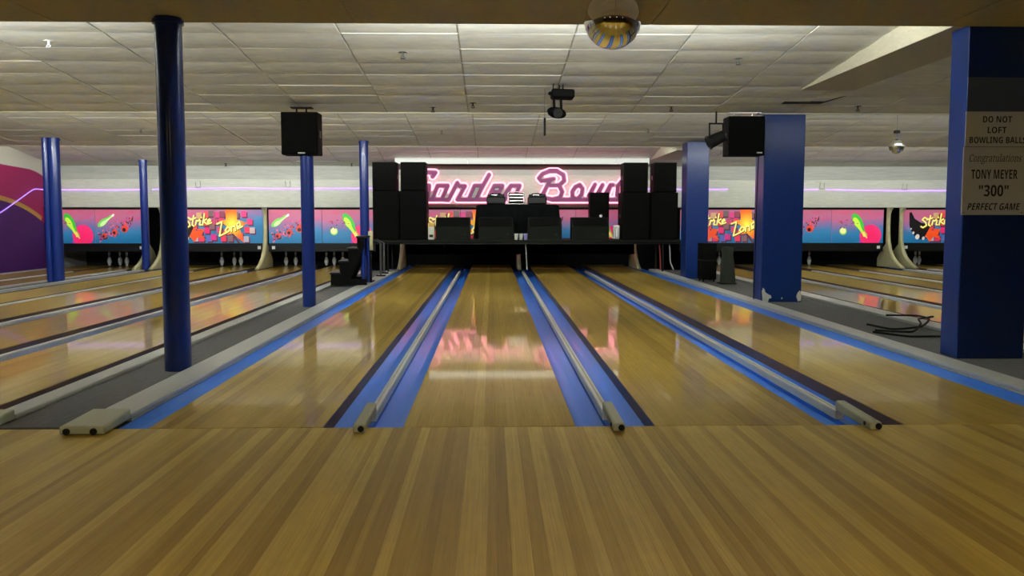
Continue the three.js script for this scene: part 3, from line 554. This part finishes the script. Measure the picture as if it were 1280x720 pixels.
{ // strip light above the sign
  const t = thing('strip_light', 'long white fluorescent strip light above the pink neon sign', 'lamp', [0.78, 2.75, -22.45]);
  part(t, 'diffuser', rbox(-3.25, 3.25, -0.075, 0.075, 0.05, -0.05, 0.02), std(0x888880, 0.5, { emissive: TUBE_COLOR, emissiveIntensity: 0.25 }));
  for (const x of [-1.4, 0.55, 2.4]) part(t, 'joint_clip', box(x - 0.012, x + 0.012, -0.08, 0.08, 0.055, 0.045), M.white);
  for (const x of [-2.6, -0.9, 0.9, 2.6]) part(t, 'hanger', rod([x, 0.07, -0.02], [x, 0.16, -0.02], 0.008), M.silver);
  const L = new THREE.RectAreaLight(TUBE_COLOR, 0.35, 6.4, 0.12); L.name = 'strip_light_light'; L.position.set(0, 0, 0.07); L.rotation.y = Math.PI; t.add(L);
}

// ================================================================== STAGE
{
  const t = thing('stage_platform', 'low black stage deck built over the ends of the lanes', 'stage', [0, 0, 0]);
  part(t, 'deck', rbox(-2.84, 4.45, 0.715, 0.785, -20.45, -22.4, 0.01), M.wedge);
  for (const z of [-20.5]) part(t, 'front_rail', box(-2.84, 4.45, 0.685, 0.714, z, z - 0.05), M.blackPlastic);
  for (const [x, z] of [[-2.45, -20.6], [4.05, -20.6], [-2.45, -21.5], [4.05, -21.5]]) part(t, 'leg', rod([x, 0.038, z], [x, 0.715, z], 0.022), M.blackPlastic);
  for (let k = 0; k < 6; k++) { // folds of the black skirt behind the deck
    const x0 = -2.2 + k * 0.98, pts = []; for (let i = 0; i <= 16; i++) pts.push([x0 + 0.97 * i / 16, -22.42 + 0.02 * Math.sin(i * 1.7)]);
    const back = pts.slice().reverse().map(([x, z]) => [x, z - 0.01]);
    part(t, 'skirt_cloth', extrude([...pts, ...back], 0.34).rotateX(-Math.PI / 2).scale(1, 1, -1).translate(0, 0.37, 0), M.cloth);
  }
}
function cabinet(x0, x1, y0, y1, z, d, label, group) {
  const w = x1 - x0, h = y1 - y0, t = thing('loudspeaker', label, 'loudspeaker', [(x0 + x1) / 2, y0, z - d / 2], group);
  part(t, 'cabinet', rbox(-w / 2, w / 2, 0, h, d / 2 - 0.02, -d / 2, 0.012), M.speaker);
  part(t, 'grille', rbox(-w / 2 + 0.02, w / 2 - 0.02, 0.02, h - 0.02, d / 2, d / 2 - 0.03, 0.006), M.grille);
  for (const s of [-1, 1]) part(t, 'handle', rbox(s * w / 2 - 0.006, s * w / 2 + 0.006, h * 0.5 - 0.05, h * 0.5 + 0.05, 0.06, -0.06, 0.005), M.blackPlastic);
  return t;
}
const DK = 0.787;
cabinet(-2.80, -2.185, DK, 1.935, -20.6, 0.75, 'tall black bass cabinet on the stage next to the blue pipe column', 'stage speaker stacks');
cabinet(-2.165, -1.54, DK, 1.935, -20.6, 0.75, 'tall black bass cabinet beside the neon sign capital', 'stage speaker stacks');
cabinet(-2.80, -2.24, 1.937, 2.605, -20.6, 0.6, 'black top loudspeaker stacked next to the blue pipe column', 'stage speaker stacks');
cabinet(-2.14, -1.55, 1.937, 2.605, -20.6, 0.6, 'black top loudspeaker hiding the first letter of the neon sign', 'stage speaker stacks');
cabinet(3.08, 3.73, DK, 1.90, -20.6, 0.75, 'black bass cabinet hiding the end of the neon sign', 'stage speaker stacks');
cabinet(3.76, 4.40, DK, 1.90, -20.6, 0.75, 'black bass cabinet next to the far square pillar', 'stage speaker stacks');
cabinet(3.11, 3.68, 1.902, 2.60, -20.6, 0.6, 'black top loudspeaker at the last letter of the neon sign', 'stage speaker stacks');
cabinet(3.83, 4.36, 1.902, 2.60, -20.6, 0.6, 'black top loudspeaker stacked next to the far square pillar', 'stage speaker stacks');
{
  const t = cabinet(2.39, 2.86, DK, 1.92, -21.3, 0.4, 'slim upright black speaker standing behind a stage wedge', null);
  part(t, 'badge', new THREE.CylinderGeometry(0.035, 0.035, 0.01, 16).rotateX(Math.PI / 2).translate(0.03, 0.56, 0.203), M.silver);
}
function wedge(x0, x1, label) {
  const w = x1 - x0, t = thing('stage_wedge', label, 'stage monitor', [(x0 + x1) / 2, DK, -20.75], 'wedge monitors along the stage edge');
  const prof = [[0.18, 0], [0.19, 0.28], [-0.02, 0.505], [-0.24, 0.505], [-0.30, 0.0]];
  part(t, 'cabinet', extrude(prof, w - 0.03, 0.012).rotateY(-Math.PI / 2).translate(w / 2 - 0.015, 0.012, 0).translate(0, 0, 0), M.wedge);
  const g = new THREE.BoxGeometry(w - 0.08, 0.26, 0.012).rotateX(-0.75).translate(0, 0.415, 0.098);
  part(t, 'grille', g, M.grille);
  part(t, 'jack_plate', box(w / 2 - 0.16, w / 2 - 0.10, 0.10, 0.15, 0.20, 0.205), M.blackPlastic);
}
wedge(-1.33, -0.51, 'black wedge monitor in front of the lettered mask panel'); wedge(-0.32, 0.505, 'black wedge monitor before the equipment table beside the lettered mask'); wedge(0.845, 1.65, 'black wedge monitor before the equipment table beside the pink mask gap'); wedge(1.88, 2.765, 'black wedge monitor in front of the slim upright speaker');
{
  const t = thing('equipment_table', 'table draped in black cloth behind the wedge monitors', 'table', [0.63, DK, -21.75]);
  const prof = []; const g = new THREE.BoxGeometry(2.02, 0.84, 0.62, 40, 6, 12), p = g.attributes.position;
  for (let i = 0; i < p.count; i++) { const y = (p.getY(i) + 0.42) / 0.84, f = (1 - y) * 0.03; const x = p.getX(i), z = p.getZ(i); const a = 1 + 0.05 * (1 - y); p.setX(i, x * a + f * Math.sin(z * 22)); p.setZ(i, z * a + f * Math.sin(x * 19)); if (y > 0.98) p.setY(i, p.getY(i) - 0.03 * Math.max(0, Math.abs(x) - 0.9) / 0.11); }
  g.computeVertexNormals(); part(t, 'cloth', g.translate(0, 0.425, 0), M.cloth);
  part(t, 'table_top', box(-0.98, 0.98, 0.80, 0.82, 0.28, -0.28), M.dark);
}
function player(x, label) {
  const t = thing('disc_player', label, 'music player', [x, DK + 0.848, -21.75], 'black music players on the table');
  part(t, 'case', rbox(-0.235, 0.235, 0, 0.19, 0.2, -0.18, 0.04, 4), M.blackPlastic);
  part(t, 'lid', rbox(-0.21, 0.21, 0.17, 0.25, 0.17, -0.18, 0.035, 4), M.blackPlastic);
  part(t, 'display', box(-0.11, 0.03, 0.225, 0.24, 0.172, 0.165), M.silver);
  part(t, 'platter', new THREE.CylinderGeometry(0.13, 0.14, 0.03, 28).translate(0, 0.262, -0.01), M.blackPlastic);
}
player(0.10, 'rounded black player on the cloth table at the lettered end'); player(1.12, 'rounded black player on the cloth table at the pink mask end');
{
  const t = thing('wire_rack', 'small silver wire rack between the two black players', 'rack', [0.60, DK + 0.848, -21.7]);
  part(t, 'frame', [tube([[-0.2, 0.0, 0], [-0.215, 0.16, 0], [-0.17, 0.30, 0], [0.17, 0.30, 0], [0.215, 0.16, 0], [0.2, 0.0, 0]], 0.014, 40), rod([-0.2, 0.012, 0], [0.2, 0.012, 0], 0.016)], M.silver);
  for (const y of [0.09, 0.17, 0.24]) part(t, 'shelf_bar', rbox(-0.17, 0.17, y - 0.016, y + 0.016, 0.05, -0.1, 0.008), M.silver);
  part(t, 'back_panel', rbox(-0.18, 0.18, 0.03, 0.29, -0.11, -0.13, 0.01), M.blackPlastic);
}
{
  const t = thing('amplifier_case', 'small pale grey equipment case beside the bass cabinet', 'case', [-1.43, DK, -20.75]);
  part(t, 'case', rbox(-0.08, 0.07, 0, 0.36, 0.1, -0.1, 0.02), M.plaster); part(t, 'slot', rbox(-0.05, 0.04, 0.06, 0.12, 0.106, 0.09, 0.004), M.rubber); part(t, 'lid', rbox(-0.085, 0.075, 0.30, 0.40, 0.105, -0.105, 0.02), std(lin(0.55, 0.33, 0.06), 0.5));
  const h = thing('heater', 'small ribbed white heater at the foot of the bass cabinet', 'heater', [2.96, DK, -20.75]);
  part(h, 'body', rbox(-0.085, 0.075, 0.015, 0.34, 0.06, -0.06, 0.03, 3), M.white);
  for (let k = 0; k < 4; k++) part(h, 'rib', rbox(-0.065 + k * 0.034, -0.05 + k * 0.034, 0.04, 0.31, 0.068, 0.05, 0.004, 1), M.silver);
  for (const s of [-1, 1]) part(h, 'foot', box(s * 0.05 - 0.012, s * 0.05 + 0.012, 0, 0.02, 0.07, -0.07), M.blackPlastic);
  for (const [x, k, l] of [[0.57, 0, 'small clear cup on the stage edge between wedge monitors'], [0.68, 0, 'small clear cup on the stage edge between wedge monitors'], [0.79, 1, 'small violet cup on the stage edge between wedge monitors']]) {
    const c = thing('cup', l, 'cup', [x, DK, -20.55], 'cups on the stage edge');
    part(c, 'wall', new THREE.LatheGeometry([[0, 0.004], [0.034, 0.004], [0.045, 0.14], [0.049, 0.142], [0.037, 0], [0, 0]].map(p => new THREE.Vector2(...p)), 18), k ? std(lin(0.25, 0.22, 0.5), 0.4) : std(lin(0.5, 0.52, 0.5), 0.3));
    part(c, 'rim', new THREE.TorusGeometry(0.047, 0.003, 6, 20).rotateX(Math.PI / 2).translate(0, 0.141, 0), M.white);
  }
}
{ // loose cables and poles under the stage end
  for (const [x, c, lean, l] of [[3.98, M.pinRed, 0.03, 'thin red pole leaning under the stage end'], [4.22, M.cap, 0.10, 'white cable hanging down under the stage end'], [0.79, M.cap, 0.04, 'grey cable hanging beside the middle stage bracket']])
    single('hanging_cable', tube([[x, 0.70, -20.7], [x + 0.02, 0.5, -20.7], [x + 0.03, 0.25, -20.68], [x + lean, 0.07, -20.65]], 0.016, 20), c, l, 'cable', 'cables under the stage');
}
{ // portable steps
  const t = thing('portable_steps', 'black portable stage steps on the carpeted walkway', 'steps', [-3.02, 0.046, -16.75]);
  const side = [[0, 0], [0, 0.20], [0.17, 0.20], [0.17, 0.42], [0.33, 0.42], [0.33, 0.66], [0.50, 0.66], [0.50, 0.88], [0.62, 0.88], [0.62, 0.70], [0.36, 0.10], [0.66, 0.10], [0.66, 0]];
  for (const z of [0.33, -0.35]) part(t, 'stringer', extrude(side, 0.03, 0.006).translate(0, 0, z), M.speaker);
  for (const [x, y, w] of [[0, 0.20, 0.19], [0.17, 0.42, 0.18], [0.33, 0.66, 0.19], [0.50, 0.88, 0.14]]) { part(t, 'tread', rbox(x - 0.02, x + w, y - 0.005, y + 0.03, 0.38, -0.38, 0.008), M.blackPlastic); part(t, 'nosing', box(x - 0.024, x - 0.008, y + 0.01, y + 0.033, 0.37, -0.37), M.cap); part(t, 'riser', box(x, x + 0.02, y - 0.2, y - 0.006, 0.325, -0.32), M.speaker); }
  for (const z of [0.3, -0.3]) part(t, 'rear_leg', rod([0.60, 0.0, z], [0.60, 0.88, z], 0.035), M.blue);
  const b = thing('light_panel', 'narrow cream board standing behind the top of the portable steps', 'board', [-2.42, 0.038, -17.35]);
  part(b, 'board', rbox(-0.03, 0.06, 0.62, 1.0, 0.03, -0.03, 0.01), M.bracket); part(b, 'stake', rod([0.015, 0, 0], [0.015, 0.64, 0], 0.022), M.rubber); part(b, 'foot', rbox(-0.05, 0.08, 0, 0.02, 0.12, -0.12, 0.008), M.rubber);
  for (const [x, z, h, l] of [[-2.42, -19.0, 0.72, 'thin grey stand on the walkway cap beside the stage'], [-2.46, -19.9, 0.70, 'short dark stand on the walkway cap close to the stage']]) {
    const s = thing('mic_stand', l, 'stand', [x, 0.038, z], 'stands beside the stage');
    part(s, 'pole', rod([0, 0.02, 0], [0.0, h, 0], 0.022), M.mat); part(s, 'base', new THREE.CylinderGeometry(0.10, 0.11, 0.025, 24).translate(0, 0.0125, 0), M.rubber); part(s, 'boom', rod([0, h, 0], [-0.16, h + 0.08, 0.02], 0.012), M.mat);
  }
}
{ // equipment beside the far square pillar
  const t = thing('flight_case', 'upright black flight case at the foot of the far square pillar', 'case', [4.40, 0.006, -17.75]);
  part(t, 'body', rbox(-0.15, 0.15, 0.04, 0.78, 0.2, -0.2, 0.015), M.speaker); part(t, 'lid_band', box(-0.152, 0.152, 0.42, 0.45, 0.203, -0.203), M.blackPlastic);
  for (const [x, z] of [[-0.11, 0.15], [0.11, 0.15], [-0.11, -0.15], [0.11, -0.15]]) part(t, 'castor', new THREE.CylinderGeometry(0.022, 0.022, 0.03, 14).rotateZ(Math.PI / 2).translate(x, 0.022, z), M.rubber);
  const s = thing('covered_stand', 'dark olive cloth covered stand in front of the black flight case', 'stand', [4.62, 0.006, -17.0]);
  const g = new THREE.CylinderGeometry(0.11, 0.15, 0.70, 28, 8), p = g.attributes.position;
  for (let i = 0; i < p.count; i++) { const a = Math.atan2(p.getZ(i), p.getX(i)), y = (p.getY(i) + 0.35) / 0.7, r = Math.hypot(p.getX(i), p.getZ(i)), k = 1 + 0.07 * Math.sin(a * 5 + 4 * y) * (1 - y * 0.6) - 0.12 * Math.exp(-Math.pow((y - 0.78) / 0.07, 2)); p.setX(i, Math.cos(a) * r * k); p.setZ(i, Math.sin(a) * r * k); }
  g.computeVertexNormals(); part(s, 'cover', g.translate(0, 0.37, 0), std(lin(0.014, 0.018, 0.012), 0.95)); part(s, 'base_plate', rbox(-0.16, 0.14, 0, 0.03, 0.18, -0.16, 0.01), M.wedge);
}
// cables on the wide walkway
for (const [pts, l] of [[[[4.35, 0.018, -9.75], [4.7, 0.018, -9.6], [4.95, 0.07, -9.9], [5.15, 0.075, -10.35], [5.45, 0.075, -10.6]], 'black cable arched over the walkway cap near the dark pillar'], [[[4.5, 0.018, -10.3], [4.6, 0.018, -9.85], [4.9, 0.05, -9.8], [5.2, 0.09, -10.2], [5.3, 0.075, -10.7], [5.0, 0.06, -10.9]], 'looped black cable on the walkway carpet near the dark pillar'], [[[4.15, 0.052, -9.35], [4.5, 0.018, -9.22], [4.85, 0.018, -9.2], [5.0, 0.018, -8.6]], 'straight black cable lying across the walkway carpet']])
  single('floor_cable', tube(pts, 0.012, 50), M.rubber, l, 'cable', 'black cables on the wide walkway');

// ================================================================== THINGS ON THE CEILING
{ // pole loudspeaker
  const t = cabinet(-2.99, -2.47, 2.19, 2.79, -12.55, 0.36, 'black loudspeaker mounted on top of a blue pipe column', null);
  part(t, 'mount_bracket', [rod([-0.08, 0.60, -0.05], [-0.08, 0.68, -0.05], 0.014), rod([0.06, 0.60, -0.05], [0.06, 0.68, -0.05], 0.014), box(-0.15, 0.15, 0.67, 0.685, 0.05, -0.12)], M.rubber);
  part(t, 'badge', box(-0.02, 0.08, 0.012, 0.03, 0.184, 0.178), M.cap);
  const s = cabinet(3.52, 4.06, 2.22, 2.80, -13.0, 0.36, 'black loudspeaker hung beside the middle square pillar', null);
  part(s, 'mount_bracket', [rod([-0.15, 0.58, 0], [-0.15, 0.64, 0], 0.012), rod([0.12, 0.58, 0], [0.12, 0.64, 0], 0.012), box(-0.25, 0.25, 0.635, 0.65, 0.05, -0.1)], M.silver);
  part(s, 'badge', box(0.15, 0.23, 0.03, 0.05, 0.184, 0.178), M.cap);
  single('speaker_wire', tube([[3.98, 2.22, -13.05], [3.985, 1.6, -13.1], [3.98, 1.0, -13.1], [3.97, 0.06, -13.1]], 0.008, 20, 6), M.rubber, 'thin black wire hanging below the loudspeaker at the pillar', 'wire');
}
{ // par can
  const t = thing('par_can', 'black stage lamp in a yoke next to the hung loudspeaker', 'stage light', [3.31, 2.72, -12.95]);
  part(t, 'yoke', [rod([-0.10, -0.04, 0], [-0.10, -0.22, 0.02], 0.012), rod([0.10, -0.04, 0], [0.10, -0.22, 0.02], 0.012), rod([-0.11, -0.04, 0], [0.11, -0.04, 0], 0.012)], M.rubber);
  part(t, 'hanging_rod', rod([0.0, -0.04, 0], [0.0, 0.14, 0], 0.013), M.rubber);
  part(t, 'can', new THREE.CylinderGeometry(0.098, 0.08, 0.25, 28).rotateZ(Math.PI / 2 + 0.45).translate(0, -0.27, 0.02), M.rubber);
  part(t, 'lens_ring', new THREE.TorusGeometry(0.098, 0.012, 8, 28).rotateY(Math.PI / 2).rotateZ(0.45).translate(-0.113, -0.324, 0.02), M.blackPlastic);
}
{ // chrome ball
  const t = thing('mirror_ball', 'smooth chrome mirror ball hanging under the brown soffit', 'mirror ball', [0.845, 2.66, -6.2]);
  part(t, 'ball', new THREE.SphereGeometry(0.198, 64, 40), M.chrome); part(t, 'hanger', [rod([0, 0.19, 0], [0, 0.33, 0], 0.012), new THREE.CylinderGeometry(0.05, 0.05, 0.02, 20).translate(0, 0.318, 0)], M.silver);
}
{ // small mirrored ball with motor
  const t = thing('small_mirror_ball', 'small clear mirrored ball hanging from a dark motor', 'mirror ball', [7.38, 2.60, -15.9]);
  const g = new THREE.SphereGeometry(0.14, 20, 12).toNonIndexed(); g.computeVertexNormals();
  part(t, 'ball', g, std(lin(0.75, 0.74, 0.72), 0.08, { metalness: 1, flatShading: true })); part(t, 'ring', new THREE.TorusGeometry(0.147, 0.012, 8, 40).rotateX(Math.PI / 2).translate(0, 0.0, 0), M.silver);
  part(t, 'motor', new THREE.CylinderGeometry(0.05, 0.06, 0.05, 20).translate(0, 0.26, 0), M.rubber); part(t, 'stem', rod([0, 0.13, 0], [0, 0.56, 0], 0.006), M.mat);
}
{ // moving head light
  const t = thing('moving_head_light', 'black moving head stage light hung from the tiled ceiling', 'stage light', [0.90, 3.02, -11.45]);
  part(t, 'ceiling_clamp', [rod([-0.1, 0.02, 0], [-0.115, -0.16, 0], 0.008), rod([0.02, 0.02, 0], [0.02, -0.08, 0], 0.012), rod([-0.02, 0.02, -0.06], [-0.02, -0.08, -0.06], 0.012)], M.rubber);
  part(t, 'base', rbox(-0.13, 0.17, -0.19, -0.075, 0.14, -0.14, 0.03, 3).rotateZ(-0.04), M.speaker);
  part(t, 'knob', new THREE.SphereGeometry(0.025, 14, 10).translate(-0.15, -0.13, 0.06), M.speaker);
  part(t, 'yoke', [rbox(-0.12, -0.09, -0.36, -0.17, 0.04, -0.04, 0.01), rbox(-0.03, 0.0, -0.36, -0.17, 0.04, -0.04, 0.01)].map(g => g.rotateZ(0.05)), M.speaker);
  const h = new THREE.SphereGeometry(0.13, 28, 18).scale(0.98, 0.56, 0.75).rotateZ(-0.22).translate(-0.06, -0.37, 0.02);
  part(t, 'head', h, M.speaker); part(t, 'lens', new THREE.CylinderGeometry(0.06, 0.06, 0.03, 24).rotateX(Math.PI / 2).translate(-0.05, -0.385, 0.108), M.rubber);
  const s = thing('hanging_stick', 'thin black stick hanging under the moving head light', 'stick', [0.705, 2.62, -11.75]);
  part(s, 'stick', rbox(-0.014, 0.014, -0.235, 0.0, 0.014, -0.014, 0.004), M.rubber); part(s, 'wire', rod([0, 0, 0], [0, 0.40, 0], 0.003, 6), M.rubber);
}
// sprinkler heads and small ceiling sensors
function sprinkler(x, y, z, kind, label) {
  const t = thing('sprinkler_head', label, 'sprinkler', [x, y, z], 'sprinkler heads');
  const m = kind === 'white' ? M.white : kind === 'dark' ? M.rubber : M.mat;
  part(t, 'escutcheon', new THREE.CylinderGeometry(0.045, 0.05, 0.012, 20), m); part(t, 'stem', rod([0, 0, 0], [0, -0.05, 0], 0.012), m);
  part(t, 'deflector', new THREE.CylinderGeometry(0.03, 0.022, 0.008, 16).translate(0, -0.07, 0), m); part(t, 'frame', [rod([-0.02, -0.045, 0], [-0.012, -0.07, 0], 0.005, 6), rod([0.02, -0.045, 0], [0.012, -0.07, 0], 0.005, 6)], m);
}
sprinkler(-4.73, 3.175, -9.6, 'white', 'bright white sprinkler head in the tile row past the nearest pipe column');
sprinkler(-1.0, 3.145, -10.0, 'silver', 'small silver sprinkler head in the lit ceiling bay over the centre lanes');
sprinkler(2.85, 3.128, -10.2, 'silver', 'small silver sprinkler head in the lit bay near the boxed beam');
for (const [x, z, l] of [[-0.86, -12.95, 'dark sensor near the second ceiling step above the centre lane'], [-0.27, -12.65, 'dark sensor in the tile joint above the centre lane'], [2.62, -12.85, 'dark sensor above the square pillar lane'], [5.35, -12.8, 'dark sensor past the boxed beam'], [-4.6, -13.0, 'dark sensor beside the nearest pipe column']]) sprinkler(x, 3.35 - 0.0818 * (-7.55 - z), z, 'dark', l);
for (const [x, z, l] of [[-6.9, -17.5, 'small sensor in the middle bay past the twin pipe column'], [-1.0, -17.6, 'small sensor in the middle bay above the stage axis'], [3.1, -17.4, 'small sensor in the middle bay near the far pillar'], [9.3, -16.8, 'small sensor in the middle bay beyond the small mirrored ball']]) sprinkler(x, 3.40 - 0.0858 * (-13.36 - z), z, 'silver', l);
for (const [x, l] of [[-7.0, 'dark sensor under the narrow bay by the lettered mask'], [-3.7, 'dark sensor under the narrow bay beside the loudspeaker column'], [8.3, 'dark sensor under the narrow bay by the green pin mask']]) sprinkler(x, 2.73, -23.3, 'dark', l);

scene.traverse(o => { if (o.isMesh) { o.castShadow = true; o.receiveShadow = true; } });
renderer.render(scene, camera);
